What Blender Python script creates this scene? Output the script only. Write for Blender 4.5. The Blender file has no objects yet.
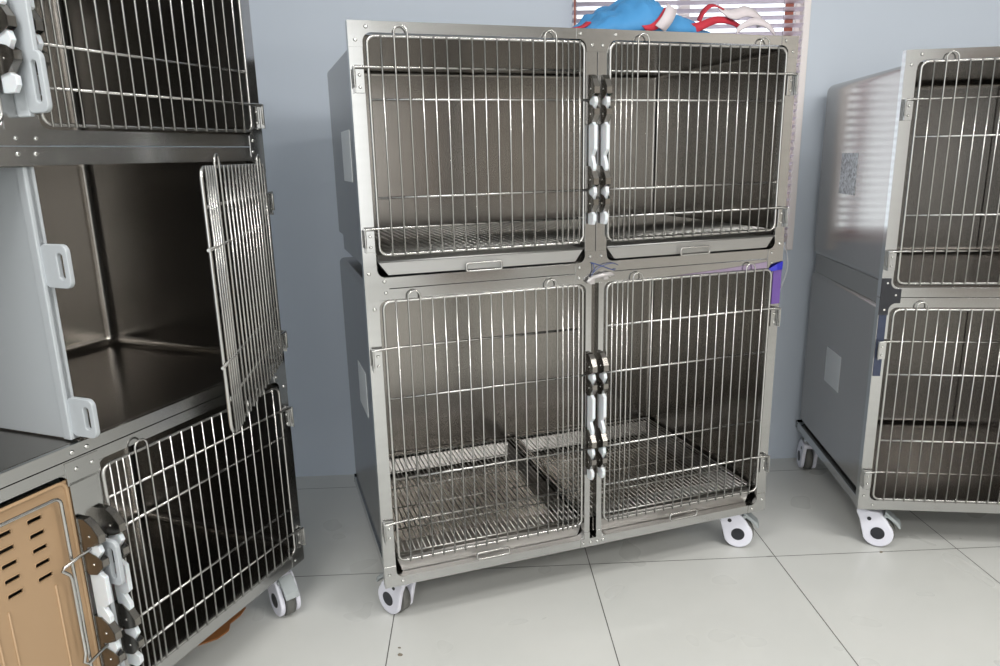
import bpy, bmesh, math, random
from mathutils import Vector, Matrix, noise
from math import sin, cos, pi, radians
random.seed(7)
S = bpy.context.scene
C = bpy.data.collections.new('room'); S.collection.children.link(C)

# ------------------------------------------------------------------ camera
HC, FPX, PIT, ROL, YAW = 1.2737, 713.43, .2429, -.0229, .03506
def rotz(x, y, z):   # camera-heading frame -> room frame (back wall along X)
    return Vector((x*cos(YAW)+y*sin(YAW), -x*sin(YAW)+y*cos(YAW), z))
R0, D0, F0 = rotz(1,0,0), rotz(0,-sin(PIT),-cos(PIT)), rotz(0,cos(PIT),-sin(PIT))
XA = R0*cos(ROL) - D0*sin(ROL)
DA = R0*sin(ROL) + D0*cos(ROL)
cam = bpy.data.objects.new('camera', bpy.data.cameras.new('camera')); C.objects.link(cam)
m = Matrix((XA, -DA, -F0)).transposed().to_4x4(); m.translation = Vector((0,0,HC))
cam.matrix_world = m
cam.data.sensor_width = 36; cam.data.lens = FPX/1000*36; cam.data.clip_start = .02
S.camera = cam
S.view_settings.view_transform = 'Standard'; S.view_settings.look = 'None'
S.view_settings.gamma = 1; S.view_settings.use_curve_mapping = False
S.view_settings.exposure = 0.0

# ------------------------------------------------------------------ world and lights
W = bpy.data.worlds.new('sky'); S.world = W; W.use_nodes = True
bg = W.node_tree.nodes['Background']; bg.inputs[0].default_value = (.93,.95,1,1); bg.inputs[1].default_value = 2.6
def area(name, loc, rot, sx, sy, power, col):
    l = bpy.data.lights.new(name, 'AREA'); l.shape = 'RECTANGLE'; l.size = sx; l.size_y = sy; l.energy = power; l.color = col
    o = bpy.data.objects.new(name, l); C.objects.link(o); o.location = loc; o.rotation_euler = rot
    return o
YW = 2.7673      # inner face of the back wall
RX0, RX1, RY0, CEIL = -2.6, 4.2, -3.2, 2.85
# daylight entering by the glazed door and window in the wall behind the camera
area('rear_window_daylight', (.4, RY0+.03, 1.45), (radians(-90),0,pi), 3.4, 2.2, 30, (.95,.98,1))
for i,(x,y) in enumerate([(-.7,.2),(1.5,.2),(-.7,-1.7),(1.5,-1.7),(3.1,-.7)]):
    area('added_ceiling_fill', (x,y,CEIL-.085), (0,0,0), 1.15, .16, 36, (1,.985,.955))  # added ceiling lights, out of view, for the steel to reflect

# ------------------------------------------------------------------ materials
def mat(name, col, rough=.5, metal=0, **k):
    m_ = bpy.data.materials.new(name); m_.use_nodes = True
    b = m_.node_tree.nodes['Principled BSDF']
    b.inputs['Base Color'].default_value = (*col,1); b.inputs['Roughness'].default_value = rough; b.inputs['Metallic'].default_value = metal
    for a,v in k.items(): b.inputs[a.replace('_',' ')].default_value = v
    return m_
def N(m_, t, **k):
    n = m_.node_tree.nodes.new(t)
    for a,v in k.items(): setattr(n, a, v)
    return n
def L(m_, a, b): m_.node_tree.links.new(a, b)
def brushed(name, col, rough, bump=.04, scale=(160,160,1.5), cvar=.06, aniso=0):
    m_ = mat(name, col, rough, 1); b = m_.node_tree.nodes['Principled BSDF']
    tc = N(m_,'ShaderNodeTexCoord'); mp = N(m_,'ShaderNodeMapping'); mp.inputs['Scale'].default_value = scale
    nz = N(m_,'ShaderNodeTexNoise'); nz.inputs['Scale'].default_value = 1; nz.inputs['Detail'].default_value = 1
    L(m_, tc.outputs['Object'], mp.inputs[0]); L(m_, mp.outputs[0], nz.inputs[0])
    n2 = N(m_,'ShaderNodeTexNoise'); n2.inputs['Scale'].default_value = 4; n2.inputs['Detail'].default_value = 0
    L(m_, tc.outputs['Object'], n2.inputs[0])
    mr = N(m_,'ShaderNodeMapRange'); mr.inputs[3].default_value = rough*.95; mr.inputs[4].default_value = rough*1.06
    L(m_, n2.outputs[0], mr.inputs[0]); L(m_, mr.outputs[0], b.inputs['Roughness'])
    cr = N(m_,'ShaderNodeMixRGB'); cr.inputs[1].default_value = (*[c*(1-cvar) for c in col],1); cr.inputs[2].default_value = (*[min(1,c*(1+cvar)) for c in col],1)
    L(m_, nz.outputs[0], cr.inputs[0]); L(m_, cr.outputs[0], b.inputs['Base Color'])
    if aniso:
        b.inputs['Anisotropic'].default_value = aniso
        tg = N(m_,'ShaderNodeTangent', direction_type='RADIAL', axis='Z'); L(m_, tg.outputs[0], b.inputs['Tangent'])
    return m_
M = {}
M['polished'] = brushed('polished_steel', (.47,.47,.465), .15, 0, (3,3,60))
M['shell'] = brushed('brushed_steel_sheet', (.33,.312,.29), .23, 0, (70,70,.8), .04)
M['shell_smooth'] = brushed('smooth_steel_sheet', (.38,.36,.34), .19, 0, (70,70,.8), .04)
M['wire'] = mat('bright_wire_steel', (.50,.495,.48), .27, 1)
M['bracket'] = brushed('latch_bracket_steel', (.27,.255,.235), .25, 0, (20,20,20))
M['rack'] = mat('rack_wire_steel', (.55,.54,.52), .28, 1)
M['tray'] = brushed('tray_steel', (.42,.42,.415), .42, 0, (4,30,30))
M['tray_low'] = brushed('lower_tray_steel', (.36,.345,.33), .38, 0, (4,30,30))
M['screw'] = mat('screw_steel', (.7,.7,.68), .25, 1)
M['nylon'] = mat('white_nylon', (.68,.71,.74), .38, 0, Subsurface_Weight=.1)
M['castor_white'] = mat('white_caster_plastic', (.74,.74,.82), .35)
M['castor_black'] = mat('black_cap_plastic', (.015,.016,.022), .4)
M['tread'] = mat('grey_rubber_tread', (.13,.13,.12), .55)
M['pedal'] = mat('grey_brake_pedal', (.36,.39,.40), .4, .3)
M['black'] = mat('black_steel_plate', (.012,.013,.018), .35)
M['dark_reflection'] = mat('dark_blue_reflection', (.05,.06,.10), .2, .6)  # colour stands in for a dark reflection on the right bank's stile
M['purple'] = mat('purple_film', (.16,.09,.34), .25, .35)
M['bluefilm'] = mat('blue_film', (.04,.04,.48), .25, .1)
M['beige'] = mat('beige_plastic', (.37,.245,.14), .45)
M['white_sticker'] = mat('plain_label_paper', (.55,.58,.60), .5)
M['bluewire'] = mat('blue_wire', (.03,.06,.2), .4)
M['clear'] = mat('clip_plastic', (.46,.44,.44), .2, .4)
M['red'] = mat('red_fabric', (.48,.025,.045), .8)
M['grey_strap'] = mat('pale_strap_fabric', (.62,.56,.58), .85)
M['window_white'] = mat('white_window_frame', (.85,.80,.79), .5)
M['slat'] = mat('blind_slat', (.93,.91,.94), .4)
M['tape'] = mat('red_brown_ladder_tape', (.32,.10,.07), .8)
M['brown'] = mat('brown_cardboard', (.33,.13,.035), .7)
M['stone'] = mat('brown_chip', (.20,.17,.13), .8)
# wall paint with slight mottling
def mottled(name, c1, c2, scale, rough, bump=0, spec=None):
    m_ = mat(name, c1, rough); b = m_.node_tree.nodes['Principled BSDF']
    tc = N(m_,'ShaderNodeTexCoord'); nz = N(m_,'ShaderNodeTexNoise'); nz.inputs['Scale'].default_value = scale; nz.inputs['Detail'].default_value = 5
    mx = N(m_,'ShaderNodeMixRGB'); mx.inputs[1].default_value = (*c1,1); mx.inputs[2].default_value = (*c2,1)
    L(m_, tc.outputs['Object'], nz.inputs[0]); L(m_, nz.outputs[0], mx.inputs[0]); L(m_, mx.outputs[0], b.inputs['Base Color'])
    if bump:
        bp = N(m_,'ShaderNodeBump'); bp.inputs['Strength'].default_value = bump; bp.inputs['Distance'].default_value = .003
        L(m_, nz.outputs[0], bp.inputs['Height']); L(m_, bp.outputs[0], b.inputs['Normal'])
    return m_
M['wall'] = mottled('blue_grey_wall_paint', (.57,.63,.715), (.59,.65,.735), 3, .6)
M['ceil'] = mottled('ceiling_paint', (.84,.84,.83), (.86,.86,.85), 2, .8)
M['sidewall'] = mottled('warm_side_wall_paint', (.50,.465,.425), (.53,.495,.45), 2, .7)
M['fabric'] = mottled('blue_bag_fabric', (.045,.24,.52), (.07,.29,.58), 6, .65, .2)
def floor_mat():
    m_ = mat('white_floor_tiles', (.6,.6,.57), .28); nt = m_.node_tree; b = nt.nodes['Principled BSDF']
    geo = N(m_,'ShaderNodeNewGeometry'); sep = N(m_,'ShaderNodeSeparateXYZ'); L(m_, geo.outputs['Position'], sep.inputs[0])
    def grid(out, off, T):
        a = N(m_,'ShaderNodeMath', operation='SUBTRACT'); a.inputs[1].default_value = off-60*T; L(m_, out, a.inputs[0])
        d = N(m_,'ShaderNodeMath', operation='MODULO'); d.inputs[1].default_value = T; L(m_, a.outputs[0], d.inputs[0])
        s = N(m_,'ShaderNodeMath', operation='SUBTRACT'); s.inputs[1].default_value = T/2; L(m_, d.outputs[0], s.inputs[0])
        ab = N(m_,'ShaderNodeMath', operation='ABSOLUTE'); L(m_, s.outputs[0], ab.inputs[0])
        g = N(m_,'ShaderNodeMath', operation='GREATER_THAN'); g.inputs[1].default_value = T/2-.0014; L(m_, ab.outputs[0], g.inputs[0])
        return g, a, T
    g1,a1,T1 = grid(sep.outputs[0], -.2597, .601); g2,a2,T2 = grid(sep.outputs[1], 2.0265, .623)
    mxx = N(m_,'ShaderNodeMath', operation='MAXIMUM'); L(m_, g1.outputs[0], mxx.inputs[0]); L(m_, g2.outputs[0], mxx.inputs[1])
    # cloudy tile body and small dirt specks
    n1 = N(m_,'ShaderNodeTexNoise'); n1.inputs['Scale'].default_value = 3.5; n1.inputs['Detail'].default_value = 6; L(m_, geo.outputs['Position'], n1.inputs[0])
    c1 = N(m_,'ShaderNodeMixRGB'); c1.inputs[1].default_value = (.57,.58,.555,1); c1.inputs[2].default_value = (.65,.65,.625,1); L(m_, n1.outputs[0], c1.inputs[0])
    v = N(m_,'ShaderNodeTexVoronoi'); v.inputs['Scale'].default_value = 9; L(m_, geo.outputs['Position'], v.inputs[0])
    lt = N(m_,'ShaderNodeMath', operation='LESS_THAN'); lt.inputs[1].default_value = -1; L(m_, v.outputs['Distance'], lt.inputs[0])
    nm = N(m_,'ShaderNodeTexNoise'); nm.inputs['Scale'].default_value = 4.2; L(m_, geo.outputs['Position'], nm.inputs[0])
    gt = N(m_,'ShaderNodeMath', operation='GREATER_THAN'); gt.inputs[1].default_value = .54; L(m_, nm.outputs[0], gt.inputs[0])
    ml = N(m_,'ShaderNodeMath', operation='MULTIPLY'); L(m_, lt.outputs[0], ml.inputs[0]); L(m_, gt.outputs[0], ml.inputs[1])
    c2 = N(m_,'ShaderNodeMixRGB'); c2.inputs[2].default_value = (.30,.27,.23,1); L(m_, ml.outputs[0], c2.inputs[0]); L(m_, c1.outputs[0], c2.inputs[1])
    c3 = N(m_,'ShaderNodeMixRGB'); c3.inputs[2].default_value = (.07,.065,.06,1); L(m_, mxx.outputs[0], c3.inputs[0]); L(m_, c2.outputs[0], c3.inputs[1])
    L(m_, c3.outputs[0], b.inputs['Base Color'])
    n4 = N(m_,'ShaderNodeTexNoise'); n4.inputs['Scale'].default_value = 7; n4.inputs['Detail'].default_value = 1; L(m_, geo.outputs['Position'], n4.inputs[0])
    mr = N(m_,'ShaderNodeMapRange'); mr.inputs[3].default_value = .2; mr.inputs[4].default_value = .42; L(m_, n4.outputs[0], mr.inputs[0]); L(m_, mr.outputs[0], b.inputs['Roughness'])
    return m_
M['floor'] = floor_mat()
def sticker_mat():
    m_ = mat('printed_foil_label', (.55,.58,.6), .45); b = m_.node_tree.nodes['Principled BSDF']
    tc = N(m_,'ShaderNodeTexCoord'); mp = N(m_,'ShaderNodeMapping'); mp.inputs['Scale'].default_value = (220,220,95)
    nz = N(m_,'ShaderNodeTexNoise'); nz.inputs['Scale'].default_value = 1; nz.inputs['Detail'].default_value = 4
    L(m_, tc.outputs['Object'], mp.inputs[0]); L(m_, mp.outputs[0], nz.inputs[0])
    g = N(m_,'ShaderNodeMapRange'); g.inputs[1].default_value = .48; g.inputs[2].default_value = .56; L(m_, nz.outputs[0], g.inputs[0])
    c = N(m_,'ShaderNodeMixRGB'); c.inputs[1].default_value = (.60,.63,.66,1); c.inputs[2].default_value = (.22,.23,.24,1)
    L(m_, g.outputs[0], c.inputs[0]); L(m_, c.outputs[0], b.inputs['Base Color'])
    return m_
M['printed'] = sticker_mat()
def glass_mat():
    m_ = bpy.data.materials.new('window_glass'); m_.use_nodes = True; nt = m_.node_tree; nt.nodes.clear()
    o = N(m_,'ShaderNodeOutputMaterial'); t = N(m_,'ShaderNodeBsdfTransparent'); t.inputs[0].default_value = (.95,.98,.98,1)
    g = N(m_,'ShaderNodeBsdfGlossy'); g.inputs['Roughness'].default_value = .02
    f = N(m_,'ShaderNodeFresnel'); mx = N(m_,'ShaderNodeMixShader')
    L(m_, f.outputs[0], mx.inputs[0]); L(m_, t.outputs[0], mx.inputs[1]); L(m_, g.outputs[0], mx.inputs[2]); L(m_, mx.outputs[0], o.inputs[0])
    return m_
M['glass'] = glass_mat()
def slat_mat():
    m_ = M['slat']; nt = m_.node_tree; b = nt.nodes['Principled BSDF']; o = [n for n in nt.nodes if n.type=='OUTPUT_MATERIAL'][0]
    t = N(m_,'ShaderNodeBsdfTranslucent'); t.inputs[0].default_value = (.9,.84,.9,1)
    mx = N(m_,'ShaderNodeMixShader'); mx.inputs[0].default_value = .7
    L(m_, b.outputs[0], mx.inputs[1]); L(m_, t.outputs[0], mx.inputs[2]); L(m_, mx.outputs[0], o.inputs[0])
slat_mat()

# ------------------------------------------------------------------ mesh builder
class MB:
    def __init__(s): s.v = []; s.f = []; s.sm = []
    def add(s, vs, fs, smooth=False):
        n = len(s.v); s.v += [tuple(v) for v in vs]; s.f += [tuple(i+n for i in f) for f in fs]; s.sm += [smooth]*len(fs); return s
    def box(s, x0,x1,y0,y1,z0,z1):
        return s.add([(x,y,z) for x in (x0,x1) for y in (y0,y1) for z in (z0,z1)],
                     [(0,1,3,2),(4,6,7,5),(0,4,5,1),(2,3,7,6),(0,2,6,4),(1,5,7,3)])
    def prism(s, poly, a0, a1, axis='y', smooth=False):
        # poly given in the plane normal to axis: y->(x,z), x->(y,z), z->(x,y)
        f = {'y':lambda p,a:(p[0],a,p[1]), 'x':lambda p,a:(a,p[0],p[1]), 'z':lambda p,a:(p[0],p[1],a)}[axis]
        n = len(poly); base = len(s.v)
        s.add([f(p,a0) for p in poly]+[f(p,a1) for p in poly], [tuple(range(n))[::-1], tuple(range(n,2*n))])
        s.f += [tuple(base+q for q in (i,(i+1)%n,n+(i+1)%n,n+i)) for i in range(n)]; s.sm += [smooth]*n
        return s
    def tube(s, pts, r, n=6, closed=False, caps=True):
        pts = [Vector(p) for p in pts]; m_ = len(pts); rings = []
        up = None
        for i,p in enumerate(pts):
            if closed: t = (pts[(i+1)%m_]-pts[i-1]).normalized()
            else: t = (pts[min(i+1,m_-1)]-pts[max(i-1,0)]).normalized()
            if up is None or abs(up.dot(t)) > .95: up = Vector((0,0,1)) if abs(t.z) < .9 else Vector((0,1,0))
            a = t.cross(up).normalized(); b = t.cross(a).normalized(); up = -b if b.dot(up) < 0 else b
            b = up; a = b.cross(t)
            rr = r[i] if isinstance(r,(list,tuple)) else r
            rings.append([p + (a*cos(2*pi*k/n)+b*sin(2*pi*k/n))*rr for k in range(n)])
        vs = [v for g in rings for v in g]; fs = []
        for i in range(m_ if closed else m_-1):
            j = (i+1)%m_
            fs += [(i*n+k, i*n+(k+1)%n, j*n+(k+1)%n, j*n+k) for k in range(n)]
        base = len(s.v); s.add(vs, fs, True)
        if caps and not closed:
            s.f += [tuple(base+k for k in range(n))[::-1], tuple(base+(m_-1)*n+k for k in range(n))]; s.sm += [False]*2
        return s
    def disc(s, c, axis, r, h, n=20, r2=None, smooth=True):   # short cylinder from c along axis
        c = Vector(c); ax = Vector(axis).normalized(); q = Vector((0,0,1)) if abs(ax.z)<.9 else Vector((1,0,0))
        a = ax.cross(q).normalized(); b = ax.cross(a)
        r2 = r if r2 is None else r2
        vs = [c+(a*cos(2*pi*k/n)+b*sin(2*pi*k/n))*r for k in range(n)] + [c+ax*h+(a*cos(2*pi*k/n)+b*sin(2*pi*k/n))*r2 for k in range(n)]
        base = len(s.v)
        s.add(vs, [(k,(k+1)%n,n+(k+1)%n,n+k) for k in range(n)], smooth)
        s.f += [tuple(base+k for k in range(n))[::-1], tuple(base+n+k for k in range(n))]; s.sm += [False]*2
        return s
    def build(s, name, mat_, parent=None, bevel=0, loc=None, seg=2):
        me = bpy.data.meshes.new(name); me.from_pydata(s.v, [], s.f)
        bm = bmesh.new(); bm.from_mesh(me); bmesh.ops.recalc_face_normals(bm, faces=bm.faces); bm.to_mesh(me); bm.free()
        me.polygons.foreach_set('use_smooth', s.sm); me.materials.append(mat_)
        o = bpy.data.objects.new(name, me); C.objects.link(o)
        if parent: o.parent = parent
        if loc: o.location = loc
        if bevel:
            b = o.modifiers.new('bevel','BEVEL'); b.width = bevel; b.segments = seg; b.limit_method = 'ANGLE'; b.angle_limit = radians(40); b.harden_normals = False
        return o
def tag(o, label=None, cat=None, group=None, kind=None):
    for k,v in (('label',label),('category',cat),('group',group),('kind',kind)):
        if v: o[k] = v
    return o
def empty(name, loc, rz=0):
    o = bpy.data.objects.new(name, None); C.objects.link(o); o.location = loc; o.rotation_euler = (0,0,rz); o.empty_display_size = .1
    return o
def copy_child(o, parent, loc=None, rz=None, scale=None):
    c = o.copy(); C.objects.link(c); c.parent = parent
    if loc is not None: c.location = loc
    if rz is not None: c.rotation_euler = (0,0,rz)
    for ch in [x for x in o.children]: 
        d = ch.copy(); C.objects.link(d); d.parent = c
    return c
def arc(cx, cz, r, a0, a1, n=6):
    return [(cx+r*cos(radians(a0+(a1-a0)*i/n)), cz+r*sin(radians(a0+(a1-a0)*i/n))) for i in range(n+1)]
def rrect(x0,x1,z0,z1,r,n=5):
    return arc(x1-r,z1-r,r,0,90,n)+arc(x0+r,z1-r,r,90,180,n)+arc(x0+r,z0+r,r,180,270,n)+arc(x1-r,z0+r,r,270,360,n)

# ------------------------------------------------------------------ the room
def struct(o, label=None): o['kind'] = 'structure'; return o
T = .12
struct(MB().box(RX0-T,RX1+T,RY0-T,YW+T,-.1,0).build('floor', M['floor']))
struct(MB().box(RX0-T,RX1+T,RY0-T,YW+T,CEIL,CEIL+.1).build('ceiling', M['ceil']))
WX0, WX1, WZ0, WZ1 = .385, 1.235, .92, 2.25          # window opening in the back wall
w = MB(); w.box(RX0,WX0,YW,YW+T,0,CEIL); w.box(WX1,RX1,YW,YW+T,0,CEIL); w.box(WX0,WX1,YW,YW+T,0,WZ0); w.box(WX0,WX1,YW,YW+T,WZ1,CEIL)
struct(w.build('wall_back', M['wall']))
struct(MB().box(RX0-T,RX0,RY0-T,YW+T,0,CEIL).build('wall_left', M['wall']))
struct(MB().box(RX1,RX1+T,RY0-T,YW+T,0,CEIL).build('wall_right', M['sidewall']))
struct(MB().box(RX0,RX1,RY0-T,RY0,0,CEIL).build('wall_front', M['ceil']))
wf = MB()
wf.box(WX0,WX0+.02,YW+.02,YW+.09,WZ0,WZ1).box(WX1-.02,WX1+.0,YW+.02,YW+.09,WZ0,WZ1).box(WX0,WX1,YW+.02,YW+.09,WZ0,WZ0+.04).box(WX0,WX1,YW+.02,YW+.09,WZ1-.05,WZ1).box((WX0+WX1)/2-.02,(WX0+WX1)/2+.02,YW+.05,YW+.09,WZ0,WZ1)
wo = struct(wf.build('window_1', M['window_white'], bevel=.003))
wo2 = MB().box(WX0+.02,WX1-.02,YW+.068,YW+.072,WZ0+.04,WZ1-.05).build('pane', M['glass'], wo)
struct(MB().box(WX1-.004,WX1+.022,YW-.012,YW+.03,WZ0-.03,WZ1+.03).build('trim_1', M['window_white'], bevel=.003))

dr = struct(MB().box(2.75,3.65,RY0-.004,RY0+.035,.005,2.05).build('added_door_1', mat('added_door_brown',(.16,.085,.045),.4), bevel=.004))  # added door behind the camera, unseen, there for the steel to reflect
MB().tube([(2.84,RY0+.03,1.02),(2.84,RY0+.075,1.02),(2.95,RY0+.075,1.02)], .010, 8).build('added_door_handle', M['screw'], dr)
struct(MB().box(2.68,2.75,RY0-.004,RY0+.02,0,2.12).box(3.65,3.72,RY0-.004,RY0+.02,0,2.12).box(2.68,3.72,RY0-.004,RY0+.02,2.05,2.12).build('added_trim_2', mat('added_trim_brown',(.13,.07,.04),.45)))  # frame around the added door
# venetian blind hanging inside the reveal
bl = empty('venetian_blind', (0,YW-.028,0))
tag(bl, 'white horizontal slat blind over the bright window behind the tall two-tier cage', 'blind')
sl = MB(); z = WZ0+.03
while z < WZ1-.04:
    x0, x1, t = WX0-.004, WX1-.012, radians(-24)
    P = []
    for j in range(5):
        q = (j/4-.5)*.027; P.append((q*cos(t), q*sin(t)+.0022*(1-(2*j/4-1)**2)))
    vs = [(x,a,z+b) for x in (x0,x1) for a,b in P]+[(x,a,z+b-.0006) for x in (x0,x1) for a,b in P]
    sl.add(vs, [(i,i+1,i+6,i+5) for i in range(4)]+[(10+i,15+i,16+i,11+i) for i in range(4)]+[(0,5,15,10),(4,14,19,9),(0,10,11,1),(1,11,12,2),(2,12,13,3),(3,13,14,4)], True)
    z += .0272
sl.build('slats', M['slat'], bl)
for x in (WX0+.003, .655, 1.175):
    lt = MB()
    if x < .5: lt.box(x-.003,x+.003,-.016,-.0145,WZ0+.02,WZ1-.02)
    else: lt.box(x-.016,x+.016,.0138,.0146,WZ0+.02,WZ1-.02)
    lt.build('ladder_tape', M['tape'], bl)
MB().tube([(1.142,-.018,WZ0+.02),(1.142,-.018,WZ1-.02)], .0009, 5).build('cord', mat('grey_cord',(.3,.28,.33),.6), bl)
MB().box(WX0-.004,WX1-.012,-.013,.013,WZ1-.04,WZ1-.005).build('head_rail', M['window_white'], bl)

# ------------------------------------------------------------------ cage parts
DW, DU = .533, .041      # door width and its offset from the bank's outer edge
RW, VW, HW = .0037, .0023, .0033
def make_door(parent, u0, z0, z1, hz, lz, hinge_left, root_loc=(0,0,0), rz=0, extra=()):
    """wire door: rim, upright wires, cross wires; hz hinge wires, lz latch wires. Local x from hinge to free edge."""
    s = 1 if hinge_left else -1
    d = MB(); y = 0
    f = lambda x: s*x
    rim = [(f(x),y,z) for x,z in rrect(0,DW,z0,z1,.018,4)]
    d.tube(rim, RW, 8, closed=True)
    xs = [.0305*k for k in range(1,16)]+[.0155*k+.0305*15 for k in range(1,5)]
    loops = {2:3, 14:15}
    for i,x in enumerate(xs,1):
        if i in (3,15): continue
        if i in loops:
            x2 = xs[i]; c = (x+x2)/2; r = (x2-x)/2
            pts = [(f(x),y-.005,z0-.004),(f(x),y-.005,z1+.008)]+[(f(a),y-.005,b) for a,b in arc(c,z1+.008,r,180,0,8)[1:-1]]+[(f(x2),y-.005,z1+.008),(f(x2),y-.005,z0-.004)]
            d.tube(pts, VW, 6)
        else: d.tube([(f(x),y-.005,z0-.004),(f(x),y-.005,z1+.003)], VW, 6)
    for z in lz: d.tube([(f(0),y,z),(f(DW+.024),y-.004,z)], HW, 6)
    for z in hz: d.tube([(f(DW),y,z),(f(.02),y,z),(f(-.016),y-.006,z),(f(-.031),y-.008,z),(f(-.034),y-.008,z-.004),(f(-.034),y-.008,z-.045)], HW, 6)
    o = d.build('wire_door', M['wire'], parent)
    o.location = (u0 + (DU-.0 if hinge_left else 0), -.006, 0)
    o.rotation_euler = (0,0,rz)
    return o
def make_hinge(parent, u, z, side):
    h = MB().box(u-.011,u+.011,-.006,-.0005,z-.056,z-.004).box(u-side*.013-.0015,u-side*.013+.0015,-.018,0,z-.056,z+.002)
    o = h.build('hinge_plate', M['polished'], parent, .001)
    for q in (-.017,-.043): one_screw(o, (u,-.006,z+q), .85)
    return o
SCR = []
def one_screw(parent, loc, sc=1, rz=0):
    if not SCR: SCR.append(MB().disc((0,0,0),(0,-1,0),.0048,.0028,12,.0026).build('screw', M['screw'], parent).data); o = parent.children[-1]
    else: o = bpy.data.objects.new('screw', SCR[0]); C.objects.link(o); o.parent = parent
    o.location = loc; o.scale = (sc,)*3; o.rotation_euler = (0,0,rz)
    return o
def screws(parent, pts, y=-.0012, r=.0048):
    for u,z in pts:
        one_screw(parent, (u,y,z), r/.0048)
BR = [(0,.060),(-.016,.060),(-.030,.049),(-.042,.030),(-.042,.014),(-.028,.006),(-.012,.000),(-.014,-.010),(-.030,-.014),(-.042,-.022),(-.042,-.036),(-.026,-.056),(-.010,-.060),(0,-.056)]
def make_latch(parent, u, zs, reach=1):
    """nylon slide with hooks carried by two folded steel brackets; u = left face of bracket"""
    wd = .0155
    zt, zb = zs
    # slide profile in (y,z)
    L1 = [(-.004,zt+.050),(-.020,zt+.052),(-.020,zt+.012),(-.036,zt+.006),(-.040,zt-.006),(-.024,zt-.030),(-.028,zt-.056),(-.038,zt-.062),(-.038,zt-.120),
          (-.026,zt-.132),(-.022,zb+.085),(-.034,zb+.064),(-.034,zb+.052),(-.024,zb+.040),(-.024,zb+.014),(-.036,zb+.008),(-.040,zb-.006),(-.026,zb-.030),(-.026,zb-.056),(-.036,zb-.062),(-.036,zb-.076),(-.028,zb-.088),(-.006,zb-.088)]
    o = MB().prism(L1, u+.003, u+wd-.003, 'x').build('latch_slide', M['nylon'], parent, .0015)
    o['label'] = 'white nylon latch slide'; o.scale = (1,reach,1)
    for z0 in zs:
        b = MB()
        P = [(a,z0+c) for a,c in BR]
        b.prism(P, u, u+.0014, 'x'); b.prism(P, u+wd-.0014, u+wd, 'x')
        for i in (1,2,3,9,10):     # folded front strips closing the channel
            (a0,c0),(a1,c1) = P[i],P[i+1]
            b.prism([(a0,c0),(a1,c1),(a1+.0013,c1),(a0+.0013,c0)], u, u+wd, 'x')
        b.box(u-.0,u+wd,-.0015,0,z0-.056,z0+.060)
        br = b.build('latch_bracket', M['bracket'], parent); br.scale = (1,reach,1)
        for q in (.026,-.034): one_screw(br, (u,-.022,z0+q), .6, -pi/2)
    return o
def fillet(mb, u, z, su, sz, r=.02, y0=0, y1=.02):
    """concave corner filler of an opening whose corner is (u,z); su,sz point into the opening"""
    P = [(u,z)]+[(u+su*(r-r*sin(radians(t))), z+sz*(r-r*cos(radians(t)))) for t in range(0,91,15)]
    mb.prism(P, y0, y1, 'y')
def make_frame(parent, z0, z1, zi0, zi1, cs=(.582,.645), ce=None, centre=True, name='front_frame', WD=1.22, st=.032, gap=0):
    """face frame of one tier: outer z0..z1, openings zi0..zi1; cs = centre stile span"""
    f = MB(); D = .024
    f.box(0,st,0,D,z0,z1); f.box(WD-st,WD,0,D,z0,z1)
    f.box(st,WD-st,0,D,z0,zi0); f.box(st,WD-st,0,D,zi1,z1)
    ops = [(st,WD-st)]
    if centre:
        a,b = cs; mid = (a+b)/2
        if gap: f.box(a,mid-gap/2,0,D,zi0,zi1); f.box(mid+gap/2,b,0,D,zi0,zi1)
        else: f.box(a,b,0,D,zi0,zi1)
        ops = [(st,a),(b,WD-st)]
    for a,b in ops:
        for u,su in ((a,1),(b,-1)):
            for z,sz in ((zi0,1),(zi1,-1)): fillet(f,u,z,su,sz,.02,0,D)
    return f.build(name, M['polished'], parent, .0016)
def plate(parent, boxes, fil=(), sc=(), mat_='polished', name='corner_plate', y=-.0014):
    p = MB()
    for i,(a,b,c,d) in enumerate(boxes): p.box(a,b,y-.00012*i,0.0004+.0001*i,c,d)
    for i,(u,z,su,sz) in enumerate(fil): fillet(p,u,z,su,sz,.0205,y-.0004,.0007)
    o = p.build(name, M[mat_], parent)
    screws(o, sc, y)
    return o
def shell(parent, u0,u1,v0,v1,z0,z1, r=.022, t=.003, name='cabinet_shell', open_bottom=False, open_top=False, mat_='shell'):
    bm = bmesh.new(); bmesh.ops.create_cube(bm, size=1)
    for v in bm.verts: v.co = Vector((u0+(v.co.x+.5)*(u1-u0), v0+(v.co.y+.5)*(v1-v0), z0+(v.co.z+.5)*(z1-z0)))
    drop = []
    for f in bm.faces:
        n = f.normal
        if n.y < -.5 or (open_bottom and n.z < -.5) or (open_top and n.z > .5): drop.append(f)
    ed = [e for e in bm.edges if not any(f in drop for f in e.link_faces)]
    bmesh.ops.delete(bm, geom=drop, context='FACES_ONLY')
    flat = set()
    bmesh.ops.bevel(bm, geom=[e for e in ed if e.is_valid], offset=r, segments=5, profile=.5, affect='EDGES')
    for f in bm.faces: f.smooth = True
    bmesh.ops.recalc_face_normals(bm, faces=bm.faces)
    # outward normals check (open box): use the back face
    fb = max(bm.faces, key=lambda f: f.calc_center_median().y)
    if fb.normal.y < 0: bmesh.ops.reverse_faces(bm, faces=bm.faces)
    me = bpy.data.meshes.new(name); bm.to_mesh(me); bm.free(); me.materials.append(M[mat_])
    o = bpy.data.objects.new(name, me); C.objects.link(o); o.parent = parent
    s = o.modifiers.new('thickness','SOLIDIFY'); s.thickness = t; s.offset = -1
    o.modifiers.new('normals','WEIGHTED_NORMAL')
    return o
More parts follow.
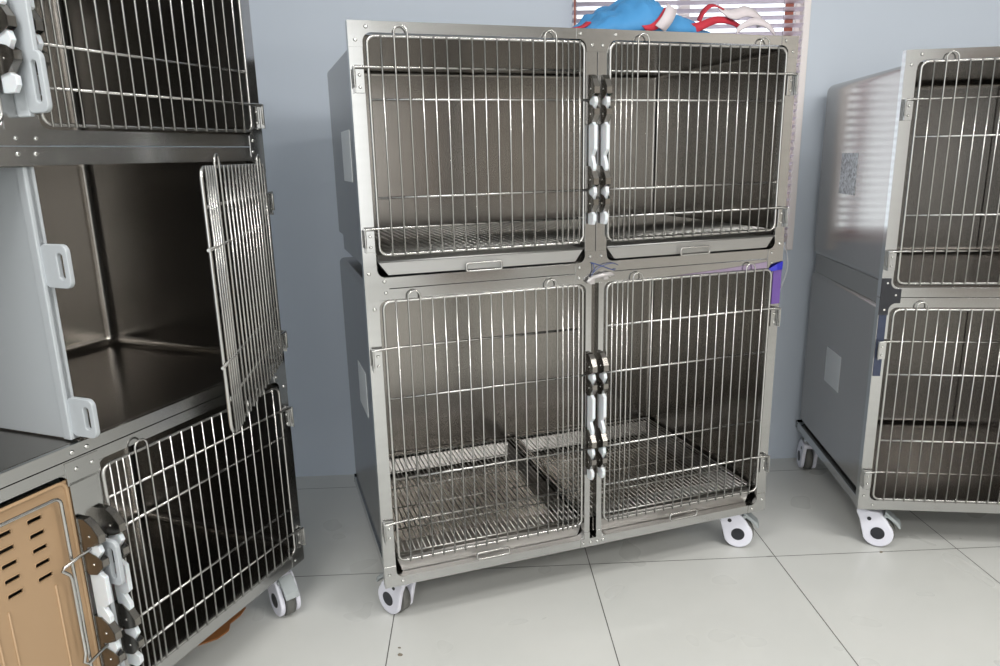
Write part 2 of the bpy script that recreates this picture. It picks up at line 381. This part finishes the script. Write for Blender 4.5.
def make_rack(parent, u0,u1,v0,v1,z, sp=.0135, cross=5, wr=.0014, name='floor_rack'):
    r = MB()
    n = int((u1-u0)/sp)
    r.tube([(u0,v0,z-.003),(u1,v0,z-.003),(u1,v1,z-.003),(u0,v1,z-.003)], .0028, 6, closed=True)
    for i in range(1,n):
        x = u0+(u1-u0)*i/n; r.tube([(x,v0,z),(x,v1,z)], wr, 4)
    for j in range(1,cross+1):
        y = v0+(v1-v0)*j/(cross+1); r.tube([(u0,y,z-.004),(u1,y,z-.004)], .0022 if cross < 9 else wr, 5)
    return r.build(name, M['rack'], parent)
def handle_wire(parent, u, z, w=.094, h=.020, y=-.012):
    h_ = MB().tube([(u+a,y,z+b) for a,b in rrect(-w/2,w/2,-h/2,h/2,.006,3)], .0026, 6, closed=True)
    return h_.build('tray_handle', M['wire'], parent)

# caster proto: axle direction x, swivel above origin, wheel trailing toward +y; brake pedal at +y end
def make_caster(name='caster'):
    o = MB().disc((0,0,.124),(0,0,1),.024,.016,20).disc((0,0,.140),(0,0,1),.012,.0145,12).box(-.028,.028,-.028,.028,.1515,.1535).build('caster_stem', M['screw'])
    cheek = [(.034+.0465*cos(radians(t)), .050+.0465*sin(radians(t))) for t in range(-150,46,13)]+[(.060,.095),(.046,.112),(.034,.124),(-.030,.126),(-.034,.116),(-.022,.088)]
    h = MB(); h.prism(cheek, -.030,-.016,'x'); h.prism(cheek, .016,.030,'x')
    h.prism([(-.034,.116),(-.030,.126),(.034,.124),(.046,.112),(.040,.106),(-.026,.106)], -.029,.029,'x')
    hs = h.build('caster_housing', M['castor_white'], o, .006, seg=3); tag(hs,'white plastic wheel housing')
    wh = MB().disc((-.014,.034,.050),(1,0,0),.046,.028,28)
    wh.disc((-.0125,.034,.050),(1,0,0),.050,.025,28)
    wh.build('caster_wheel', M['tread'], o)
    for sx in (-1,1):
        cap = MB(); cap.disc((sx*.0298,.034,.052),(sx,0,0),.021,.0016,24); cap.build('hub_cap', M['castor_black'], o)
        MB().disc((sx*.0298,.006,.098),(sx,0,0),.0065,.0012,14).build('bolt_cap', M['castor_black'], o)
    pd = MB().prism([(.050,.128),(.058,.122),(.092,.094),(.099,.078),(.094,.075),(.082,.090),(.056,.108),(.048,.116)], -.020,.020,'x').disc((-.024,.052,.112),(1,0,0),.006,.048,12)
    pd.build('brake_pedal', M['pedal'], o, .002)
    return o
CAST = None
def put_caster(parent, u, v, rz):
    global CAST
    if CAST is None:
        CAST = make_caster(); CAST.parent = parent; CAST.location = (u,v,0); CAST.rotation_euler = (0,0,rz); return CAST
    return copy_child(CAST, parent, (u,v,0), rz)
def base_rails(parent, WD, D, z0, name='base_frame', inset=.004):
    b = MB().box(inset,inset+.028,.024,D,z0,z0+.03).box(WD-inset-.028,WD-inset,.024,D,z0,z0+.03).box(inset,WD-inset,D-.03,D,z0,z0+.03)
    return b.build(name, M['polished'], parent, .001)

# ------------------------------------------------------------------ centre cage bank
cc = empty('cage_bank', (-.2635,1.706,0), .287)
tag(cc, 'tall two-tier stainless cage bank with blue bag on top, middle of the room', 'cage')
Z0, ZS, ZT = .1535, .966, 1.5736
make_frame(cc, Z0, ZS-.001, .180, .938, (.586,.641), gap=.021)
make_frame(cc, ZS+.001, ZT, .994, 1.549, (.582,.645), gap=.002)
base_rails(cc, 1.22, .695, Z0, inset=.010)
shell(cc, .016,1.204,.014,.700,.172,.960, r=.016)
shell(cc, .022,1.198,.012,.700,1.046,1.546, r=.014, open_bottom=True)
shell(cc, .034,1.186,.012,.690,.985,1.050, r=.006, open_top=True, name='tray_channel')
for u in (.03,.611):
    make_rack(cc, u+.004, u+.574, .03, .68, .236, .0145, 4, .0017)
sp = MB().box(.604,.611,.02,.69,.190,.232).box(.622,.629,.02,.69,.190,.232); sp.build('rack_support', M['shell'], cc)
make_rack(cc, .036, 1.184, .022, .66, 1.052, .0190, 15, .0029, 'floor_rack')
# trays
def tray(parent, u0,u1,zb,zt,depth,y=.004, name='waste_tray', mat_='tray', hu=None, hz=None, hy=-.010, slope=.024):
    zt_ = zt
    t = MB()
    # front wall with slanted ends, floor pan and rims
    t.prism([(u0,zt),(u0+slope,zb),(u1-slope,zb),(u1,zt)], y, y+.0015, 'y')
    t.add([(u0+slope,y,zb),(u1-slope,y,zb),(u1-slope,depth,zb-.004),(u0+slope,depth,zb-.004)], [(0,1,2,3)])
    t.add([(u0+slope,y,zb),(u0,y,zt),(u0,depth,zt),(u0+slope,depth,zb-.004)], [(0,1,2,3)])
    t.add([(u1-slope,y,zb),(u1,y,zt),(u1,depth,zt),(u1-slope,depth,zb-.004)], [(0,1,2,3)])
    t.add([(u0,depth-.03,zb+.004),(u1,depth-.03,zb+.004),(u1,depth,zt),(u0,depth,zt)], [(0,1,2,3)])
    t.tube([(u0,y,zt),(u1,y,zt)], .003, 6)
    o = t.build(name, M[mat_], parent)
    handle_wire(o, hu, hz, y=y+hy)
    return o
tray(cc, .036,.580,.999,1.032,.66, hu=.301, hz=1.006)
tray(cc, .648,1.188,.999,1.032,.66, hu=.918, hz=1.006)
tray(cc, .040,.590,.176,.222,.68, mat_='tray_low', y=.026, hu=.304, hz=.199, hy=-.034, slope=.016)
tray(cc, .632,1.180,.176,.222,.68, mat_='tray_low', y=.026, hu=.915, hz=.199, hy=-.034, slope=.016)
# doors: (z0,z1,hinge wires,latch wires)
U = (1.050,1.541,(1.475,1.113),(1.405,1.184)); Lw = (.232,.935,(.818,.346),(.686,.467))
def pair(parent, spec, off=0, left=True, right=True, WD=1.22):
    z0,z1,hz,lz = spec
    if left:
        make_door(parent, off, z0,z1,hz,lz, True)
        for z in hz: make_hinge(parent, off+.020, z, 1)
    if right:
        make_door(parent, off+WD-DU, z0,z1,hz,lz, False)
        for z in hz: make_hinge(parent, off+WD-.020, z, -1)
pair(cc, U); pair(cc, Lw)
for u in (.585,.619):
    make_latch(cc, u, (1.405,1.184)); make_latch(cc, u+.002, (.686,.467))
# corner plates
st = .032
plate(cc, [(0,.054,1.549,ZT),(0,st,1.518,ZT)], [(st,1.549,1,-1)], [(.041,1.561),(.016,1.533)])
plate(cc, [(1.22-.054,1.22,1.549,ZT),(1.22-st,1.22,1.518,ZT)], [(1.22-st,1.549,-1,-1)], [(1.179,1.561),(1.204,1.533)])
plate(cc, [(.556,.667,1.549,ZT),(.582,.645,1.520,ZT)], [(.582,1.549,-1,-1),(.645,1.549,1,-1)], [(.566,1.561),(.662,1.561),(.598,1.535),(.627,1.535)])
plate(cc, [(0,st,.894,1.022),(0,.059,.940,.992)], [(st,.994,1,1),(st,.938,1,-1)], [(.012,1.006),(.048,.985),(.050,.957),(.020,.918)])
plate(cc, [(1.22-st,1.22,.934,1.022),(1.22-.052,1.22,.940,.992)], [(1.22-st,.994,-1,1)], [(1.206,1.008),(1.180,.983),(1.182,.954)])
plate(cc, [(.582,.645,.992,1.024),(.555,.667,.942,.994)], [(.582,.994,-1,1),(.645,.994,1,1)], [(.566,.982),(.566,.954),(.597,1.010),(.630,1.010),(.656,.954)])
plate(cc, [(0,st,.154,.215),(0,.062,.154,.180)], [(st,.180,1,1)], [(.013,.192),(.048,.167)])
plate(cc, [(1.22-st,1.22,.154,.215),(1.22-.062,1.22,.154,.180)], [(1.22-st,.180,-1,1)], [(1.207,.192),(1.172,.167)])
plate(cc, [(.575,.652,.154,.180),(.586,.603,.180,.200),(.624,.641,.180,.200)], [], [(.582,.167),(.606,.167),(.628,.167),(.646,.167)])
# labels on the side
def side_label(parent, y0,y1,z0,z1,u,name='side_label',m_='white_sticker'):
    return MB().box(u-.0012,u,y0,y1,z0,z1).build(name, M[m_], parent)
side_label(cc, .25,.43,1.215,1.35,.022); side_label(cc, .22,.38,.56,.69,.016)
# purple protective film on the lower right stile
fm = MB().box(1.190,1.219,-.0022,-.0004,.83,.935).build('stile_strip', M['purple'], cc); tag(fm,'purple protective film left on the lower right stile')
fb = MB()
fb.add([(1.170,-.003,.936),(1.190,-.012,.950),(1.220,-.004,.957),(1.220,-.003,.932),(1.196,-.010,.932),(1.178,-.003,.928)], [(0,1,2,3,4,5)])
fb.build('loose_film_corner', M['bluefilm'], cc)
MB().tube([(1.219+.020*sin(pi*t/10),-.002,1.010-.0135*t) for t in range(11)], .0009, 5).build('film_edge', M['clear'], cc)
MB().add([(.86,-.0016,.9395),(1.166,-.0016,.9395),(1.166,-.0016,.958),(1.02,-.0016,.947)], [(0,1,2,3)]).build('pale_purple_strip', mat('pale_purple_strip',(.50,.42,.62),.15,.9), cc)  # thin pale purple sheet along the rail
put_caster(cc, .062,.090, radians(30))
put_caster(cc, 1.155,.094, radians(-127))
put_caster(cc, .14,.64, radians(40)); put_caster(cc, 1.15,.66, radians(10))

# wire tie and clip in the middle
tie = MB()
P = [(.600,.962),(.606,.975),(.604,.990),(.598,.994),(.606,.992),(.630,.983),(.650,.975),(.664,.970),(.672,.973)]
tie.tube([(a,-.006-.003*sin(i*1.3),b) for i,(a,b) in enumerate(P)], .0013, 5)
P = [(.596,.950),(.602,.966),(.618,.980),(.640,.988),(.660,.990),(.676,.984)]
tie.tube([(a,-.008+.002*cos(i),b) for i,(a,b) in enumerate(P)], .0011, 5)
def place_in(o, root):
    o.matrix_world = Matrix.Translation(root.location) @ Matrix.Rotation(root.rotation_euler.z,4,'Z') @ Matrix.Translation(o.location)
to = tie.build('wire_tie', M['bluewire']); place_in(to, cc)
tag(to, 'thin blue twisted wire at the middle joint of the tall cage bank', 'wire')
cl = MB().tube([(.583,-.013,.944),(.600,-.015,.956),(.625,-.016,.960),(.650,-.015,.962),(.662,-.012,.958)], [.004,.006,.0065,.006,.004], 8).box(.588,.604,-.018,-.006,.938,.956).box(.630,.644,-.018,-.006,.948,.966)
co = cl.build('plastic_clip', M['clear'], bevel=.002); place_in(co, cc)
tag(co, 'small clear plastic clip under the blue wire, between upper and lower doors', 'clip')

# ------------------------------------------------------------------ right cage bank
rc = empty('cage_bank', (1.1991,2.0289,0), -.1575)
tag(rc, 'two-tier steel cage bank at the right edge with black joint plates and stickered side', 'cage')
z0,zs,zt = .156,.8424,1.5307
make_frame(rc, z0, zs-.001, .188, .812, (.582,.645))
make_frame(rc, zs+.001, zt, .872, 1.503, (.582,.645))
base_rails(rc, 1.22, .715, z0)
shell(rc, .010,1.210,.012,.700,.190,.815, r=.022, mat_='shell_smooth')
shell(rc, .008,1.212,.012,.700,.876,1.500, r=.028, mat_='shell_smooth')
MB().box(.022,1.198,.024,.690,.812,.880).build('joint_strip', M['shell'], rc)
for a,b in ((.19,.812),(.880,1.497)):
    MB().box(.603,.617,.02,.696,a,b).build('divider_panel', M['shell'], rc, .004)
make_top = (.886,1.498,(1.401,.980),(1.300,1.083)); make_low = (.196,.807,(.710,.288),(.607,.394))
pair(rc, make_top); pair(rc, make_low)
for u in (.585,.619):
    make_latch(rc, u, (1.300,1.083)); make_latch(rc, u, (.607,.394))
plate(rc, [(0,.054,1.503,zt),(0,st,1.478,zt)], [(st,1.503,1,-1)], [(.041,1.518),(.016,1.492)])
plate(rc, [(0,.026,.790,.900),(0,.057,.826,.868)], [(.026,.868,1,1),(.026,.826,1,-1)], [(.016,.886),(.042,.850),(.014,.806)], 'black', 'joint_plate', -.003)['label'] = 'black joint plate'
plate(rc, [(0,st,.156,.225),(0,.062,.156,.188)], [(st,.188,1,1)], [(.015,.203),(.044,.172)])
MB().box(.002,.024,-.0016,-.0004,.60,.79).build('stile_strip', M['dark_reflection'], rc)['label'] = 'dark blue painted reflection strip'  # dark reflection on the stile painted as a thin strip
side_label(rc, .308,.458,1.123,1.258,.0085,'printed_label','printed'); side_label(rc, .290,.440,.447,.575,.0105)
put_caster(rc, .066,.079, radians(-113)); put_caster(rc, .038,.62, radians(-4)); put_caster(rc, 1.15,.05, radians(30)); put_caster(rc, 1.15,.64, 0)

# ------------------------------------------------------------------ left three-tier cage bank
lc = empty('cage_bank', Vector((-.5175,1.8704,0))-Vector((1.22*cos(1.14),1.22*sin(1.14),0)), 1.14)
tag(lc, 'three-tier steel cage bank at the left edge with its middle wire door ajar', 'cage')
za,zb_,zt = .7296,1.3094,1.890
make_frame(lc, .156, za-.001, .188, .705, (.578,.642), gap=.012)
make_frame(lc, za+.001, zb_-.001, .756, 1.276, centre=False)
make_frame(lc, zb_+.001, zt, 1.338, 1.860, (.578,.642), gap=.012)
base_rails(lc, 1.22, .66, .156)
shell(lc, .010,1.210,.012,.628,.190,.720, r=.03); shell(lc, .010,1.210,.012,.628,.754,1.300, r=.03); shell(lc, .010,1.210,.012,.628,1.334,1.880, r=.03)
lo = (.199,.691,(.623,.262),(.550,.335)); mi = (.774,1.266,(1.198,.837),(1.125,.910)); hi = (1.346,1.838,(1.770,1.409),(1.697,1.482))
pair(lc, hi); pair(lc, lo, left=False)
# open middle door, swung 29 degrees out from its right-hand hinges
make_door(lc, 1.22-.012, *mi, False, rz=radians(29))
lc.children[-1].location = (1.22-.012-.030, -.014-.016, 0)
for z in mi[2]: make_hinge(lc, 1.200, z, -1)
for u in (.580,.627):
    make_latch(lc, u, (1.697,1.482), 1.22); make_latch(lc, u, (.550,.335), 1.22)
st = .032
for zj in (za, zb_):
    plate(lc, [(1.22-st,1.22,zj-.062,zj+.055),(1.22-.047,1.22,zj-.024,zj+.026)], [(1.22-st,zj+.0265,-1,1),(1.22-st,zj-.0245,-1,-1)], [(1.206,zj+.044),(1.182,zj+.014),(1.180,zj-.012),(1.206,zj-.046)])
plate(lc, [(.564,.656,zb_,1.338),(.578,.642,1.33,1.362)], [], [(.594,1.322),(.630,1.322)])
plate(lc, [(.578,.642,.560,za-.045)], name='stile_cover')
plate(lc, [(.575,.646,za-.050,za-.004)], [], [(.596,za-.022),(.630,za-.022)])
for u in (.594,.626): one_screw(lc, (u,0,za+.012), 1.15); one_screw(lc, (u,0,zb_-.014), 1.15)
plate(lc, [(1.22-st,1.22,.156,.225),(1.22-.05,1.22,.156,.188)], [(1.22-st,.188,-1,1)], [(1.206,.203),(1.182,.172)])
put_caster(lc, 1.188,.072, radians(152)); put_caster(lc, .06,.05, radians(150)); put_caster(lc, .06,.62, 0); put_caster(lc, 1.15,.60, 0)
# lower left door: beige louvred panel with a wire rim in front
def louvre_panel():
    x0,x1,z0,z1 = .034,.576,.194,.692
    slots = []
    for r_ in range(5):
        z = .645-.0295*r_
        for xc in (.505,.448,.391,.334,.277,.220,.163): slots.append((xc-.0135,xc+.0135,z-.0042,z+.0042))
    xs = sorted({x0,x1}|{s_[0] for s_ in slots}|{s_[1] for s_ in slots}); zs = sorted({z0,z1}|{s_[2] for s_ in slots}|{s_[3] for s_ in slots})
    p = MB()
    for i in range(len(xs)-1):
        for j in range(len(zs)-1):
            mx,mz = (xs[i]+xs[i+1])/2,(zs[j]+zs[j+1])/2
            if any(a<mx<b and c<mz<d for a,b,c,d in slots): continue
            p.box(xs[i],xs[i+1],.004,.0075,zs[j],zs[j+1])
    # rim roll and moulded ribs
    p.tube([(x,.004,z) for x,z in rrect(x0+.002,x1-.002,z0+.002,z1-.002,.016,4)], .004, 8, closed=True)
    o = p.build('louvred_panel', M['beige'], lc)
    bm = bmesh.new(); bm.from_mesh(o.data); bmesh.ops.remove_doubles(bm, verts=bm.verts, dist=1e-5); 
    bmesh.ops.delete(bm, geom=[f for f in bm.faces if False], context='FACES'); bm.to_mesh(o.data); bm.free()
    for a,b,c,d in (slots):
        pass
    rb = MB()
    for a,b,c,d in slots: rb.tube([(x,.0035,z) for x,z in rrect(a-.001,b+.001,c-.001,d+.001,.003,3)], .0011, 5, closed=True)
    for xc in (.475,.36,.245,.13): rb.tube([(xc+.045*sx,.0035,z) for sx,z in [(-1,.50),(-1,.22),(-.8,.212),(.8,.212),(1,.22),(1,.50)]], .0022, 6)
    rb.build('moulded_ribs', M['beige'], o)
    MB().box(x0+.01,x1-.01,.04,.042,z0+.01,z1-.01).build('backing_sheet', mat('dark_backing',(.03,.025,.02),.6), o)  # near-black sheet set behind the slots
    return tag(o,'beige plastic door panel with rows of slots')
louvre_panel()
rm = MB()
rm.tube([(x,-.012,z) for x,z in rrect(.052,.548,.215,.672,.012,3)], .0036, 8, closed=True)
rm.tube([(.592,-.022,.549),(.555,-.022,.545),(.524,-.024,.541),(.520,-.024,.536),(.533,-.022,.520),(.537,-.020,.508),(.537,-.020,.345),(.530,-.022,.330),(.536,-.024,.322),(.592,-.022,.335)], .0034, 8)
rm.build('wire_door_rim', M['wire'], lc)
ld = MB()

# divider panels: plastic sheets with loop handles, one per tier
def divider(name, u, z0, z1, vf, vb, loops, label, strip=0, over=0, parent=None, ztop=None, rz=0, thick=.012, wide=.03):
    """sheet in the depth plane; loops = [(z0,z1,reach)] handles sticking out at the front"""
    d = MB()
    if ztop: d.box(-thick/2,thick/2, vf, vb, z0, ztop).box(-thick/2,thick/2, .03, vb, ztop, z1)
    else: d.box(-thick/2,thick/2, vf, vb, z0, z1)
    if over: d.box(-.0047,.0047, vf-over, vf+.001, loops[0][1]-.006, z1)
    if strip: d.box(-wide/2,wide/2, vf, vf+.02, z0, z1)
    for a,b,reach in loops:
        out = rrect(vf-reach, vf+.004, a, b, .014, 5); tw = .0048
        inn = rrect(vf-reach+.0115, vf-reach+.0115+min(.014,reach-.02), a+.016, b-.016, .0068, 5)
        n = len(out)
        vs = [(x,y,z) for x in (-tw,tw) for P in (out,inn) for y,z in P]
        fs = []
        for k in range(n):
            k2 = (k+1)%n
            fs += [(k,k2,n+k2,n+k),(2*n+k,3*n+k,3*n+k2,2*n+k2),(k,2*n+k,2*n+k2,k2),(n+k,n+k2,3*n+k2,3*n+k)]
        d.add(vs, fs)
    o = d.build(name, M['panel'], parent, bevel=.002)
    if parent: o.location = (u,0,0); o['label'] = label
    else:
        o.matrix_world = Matrix.Translation(lc.location) @ Matrix.Rotation(1.14,4,'Z') @ Matrix.Translation((u,0,0)) @ Matrix.Rotation(rz,4,'Z')
        tag(o, label, 'panel')
    return o
M['panel'] = mat('pale_plastic_panel', (.43,.46,.485), .4)
divider('divider_panel', .617, .7605, 1.2745, .012, .59, [(.768,.846,.062),(1.058,1.138,.062)], 'pale plastic divider panel standing in the open middle tier of left cage bank', strip=1, rz=radians(2), wide=.022)
divider('divider_panel', .6105, 1.357, 1.86, -.030, .60, [(1.362,1.462,.048)], 'white plastic divider with loop handle', thick=.010, over=.036, parent=lc)
divider('divider_panel', .6105, .194, .700, -.018, .60, [(.458,.556,.044)], 'white plastic divider with loop handle', thick=.010, parent=lc, ztop=.552)

# ------------------------------------------------------------------ blue bag on the centre cage
def ribbon(name, pts, wdir, wid, mat_, parent, th=.0016):
    pts = [Vector(p) for p in pts]; fine = []
    n = len(pts)
    for i in range(n-1):       # Catmull-Rom
        p0,p1,p2,p3 = pts[max(i-1,0)],pts[i],pts[i+1],pts[min(i+2,n-1)]
        for k in range(6):
            t = k/6; fine.append(.5*((2*p1)+(-p0+p2)*t+(2*p0-5*p1+4*p2-p3)*t*t+(-p0+3*p1-3*p2+p3)*t**3))
    fine.append(pts[-1]); vs = []; m_ = len(fine)
    for i,p in enumerate(fine):
        wd = wdir(i/(m_-1)) if callable(wdir) else Vector(wdir)
        w_ = wid(i/(m_-1)) if callable(wid) else wid
        t = (fine[min(i+1,m_-1)]-fine[max(i-1,0)]).normalized(); nn = t.cross(wd).normalized()*th
        a,b = p-wd.normalized()*w_/2, p+wd.normalized()*w_/2
        vs += [a-nn,b-nn,b+nn,a+nn]
    mb = MB(); fs = []
    for i in range(m_-1):
        q = i*4
        fs += [(q+k,q+(k+1)%4,q+4+(k+1)%4,q+4+k) for k in range(4)]
    mb.add(vs, fs+[(0,1,2,3),((m_-1)*4,(m_-1)*4+3,(m_-1)*4+2,(m_-1)*4+1)], True)
    o = mb.build(name, mat_, parent); return o
bag = empty('folded_bag', cc.matrix_basis @ Vector((.596,.03,1.5742)), .287)
tag(bag, 'crumpled blue fabric bag with red and pale straps lying on the cage top', 'bag')
def bagH(u):
    K = [(0,.010),(.045,.027),(.07,.036),(.095,.060),(.125,.064),(.15,.084),(.19,.098),(.235,.088),(.252,.062),(.30,.054),(.34,.038),(.358,.016),(.46,.012),(.58,.006)]
    for (a,h),(b,g) in zip(K,K[1:]):
        if a <= u <= b: t = (u-a)/(b-a); t = t*t*(3-2*t); return h+(g-h)*t
    return .006
bm = bmesh.new(); NX,NY = 72,30; grid = []
for i in range(NX+1):
    row = []
    for j in range(NY+1):
        u = .50*i/NX; s_ = j/NY; v = .014+.012*sin(u*19)+s_*(.26+.04*sin(u*14))
        prof = max(0, 1-abs(2*s_-1)**3.5)**.55
        crease = .019*abs(noise.noise(Vector((u*26+s_*5,s_*5-u*9,1.3))))+.022*abs(noise.noise(Vector((u*11-s_*7,s_*5+u*8,4.1))))-.014; crease *= min(1,bagH(u)/.04)
        h = max(.002, 1.16*bagH(u)*prof*(.97+.16*noise.noise(Vector((u*6,s_*4,.4)))) + crease*prof)
        row.append(bm.verts.new((u, v, h)))
    grid.append(row)
for i in range(NX):
    for j in range(NY): bm.faces.new((grid[i][j],grid[i+1][j],grid[i+1][j+1],grid[i][j+1]))
for f in bm.faces: f.smooth = True
me = bpy.data.meshes.new('bag_body'); bm.to_mesh(me); bm.free(); me.materials.append(M['fabric'])
bo = bpy.data.objects.new('bag_body', me); C.objects.link(bo); bo.parent = bag
so = bo.modifiers.new('t','SOLIDIFY'); so.thickness = .0015; so.offset = 1
ribbon('red_lining', [(-.050,.10,.012),(-.02,.08,.014),(.02,.07,.020),(.045,.08,.034)], (0,1,.2), .03, M['red'], bag)
ribbon('front_flap_strap', [(.208,-.004,.010),(.222,-.012,.030),(.238,-.004,.052),(.250,.012,.066)], (1,0,-.5), .032, M['grey_strap'], bag)
ribbon('front_lining', [(.165,.002,.010),(.190,.000,.014),(.212,.002,.030),(.236,.010,.058)], (1,0,-.9), .020, M['red'], bag)
ribbon('red_strap', [(.315,.025,.017),(.345,.02,.024),(.375,.02,.036),(.41,.03,.044),(.45,.035,.041),(.495,.05,.030)], lambda t: Vector((.10,.4,1)), lambda t: .028-.014*t, M['red'], bag)
ribbon('loop_strap', [(.352,.04,.040),(.366,.045,.062),(.385,.045,.079),(.405,.045,.082),(.425,.04,.074)], (.1,.8,.35), .022, M['red'], bag)
ribbon('pale_strap', [(.410,.04,.078),(.436,.03,.060),(.462,.03,.060),(.490,.03,.068),(.522,.03,.062),(.552,.035,.046),(.546,.05,.036)], lambda t: Vector((.1,.5,.9)), lambda t: .014+.020*sin(pi*min(1,t*1.1)), M['grey_strap'], bag)
ribbon('pale_strap', [(.450,.008,.012),(.470,.010,.026),(.500,.010,.038),(.530,.010,.038),(.556,.010,.028),(.576,.010,.012)], lambda t: Vector((.25-.3*t,.35,1)), .020, M['grey_strap'], bag)

# ------------------------------------------------------------------ floor bits
def chip(x,y,r,label):
    b = MB(); n = 7; rr = [r*random.uniform(.6,1.2) for _ in range(n)]
    b.prism([(rr[k]*cos(2*pi*k/n), .6*rr[k]*sin(2*pi*k/n)) for k in range(n)], 0, r*.35, 'z')
    o = b.build('floor_chip', M['stone'], bevel=.0008); o.location = (x,y,.0003); tag(o, label, 'debris'); return o
chip(1.291,2.023,.008,'small brown chip on the floor before the right bank\'s front caster')
chip(-.227,1.636,.009,'larger brown chip on the floor below the middle bank\'s left caster')
chip(-.230,1.664,.005,'tiny crumb just behind the larger brown chip on the floor')
b = MB(); O = [(-.700,1.872),(-.705,1.835),(-.722,1.800),(-.716,1.768),(-.735,1.735),(-.775,1.712),(-.84,1.70),(-.93,1.74),(-.90,1.84),(-.80,1.90)]
b.prism(O, .0006, .004, 'z')
bo = b.build('cardboard_scrap', M['brown'], bevel=.001); tag(bo, 'brown cardboard scrap on the floor under the left cage bank', 'cardboard')

# added unseen ceiling lamps (housings above the area lights)
for i,(x,y) in enumerate([(-.7,.2),(1.5,.2),(-.7,-1.7),(1.5,-1.7),(3.1,-.7)]):
    o = MB().box(x-.61,x+.61,y-.10,y+.10,CEIL-.08,CEIL-.001).build('added_ceiling_housing', M['window_white'], bevel=.004)
    tag(o, 'added white ceiling batten, unseen, for light and reflections', 'lamp', 'added ceiling battens')
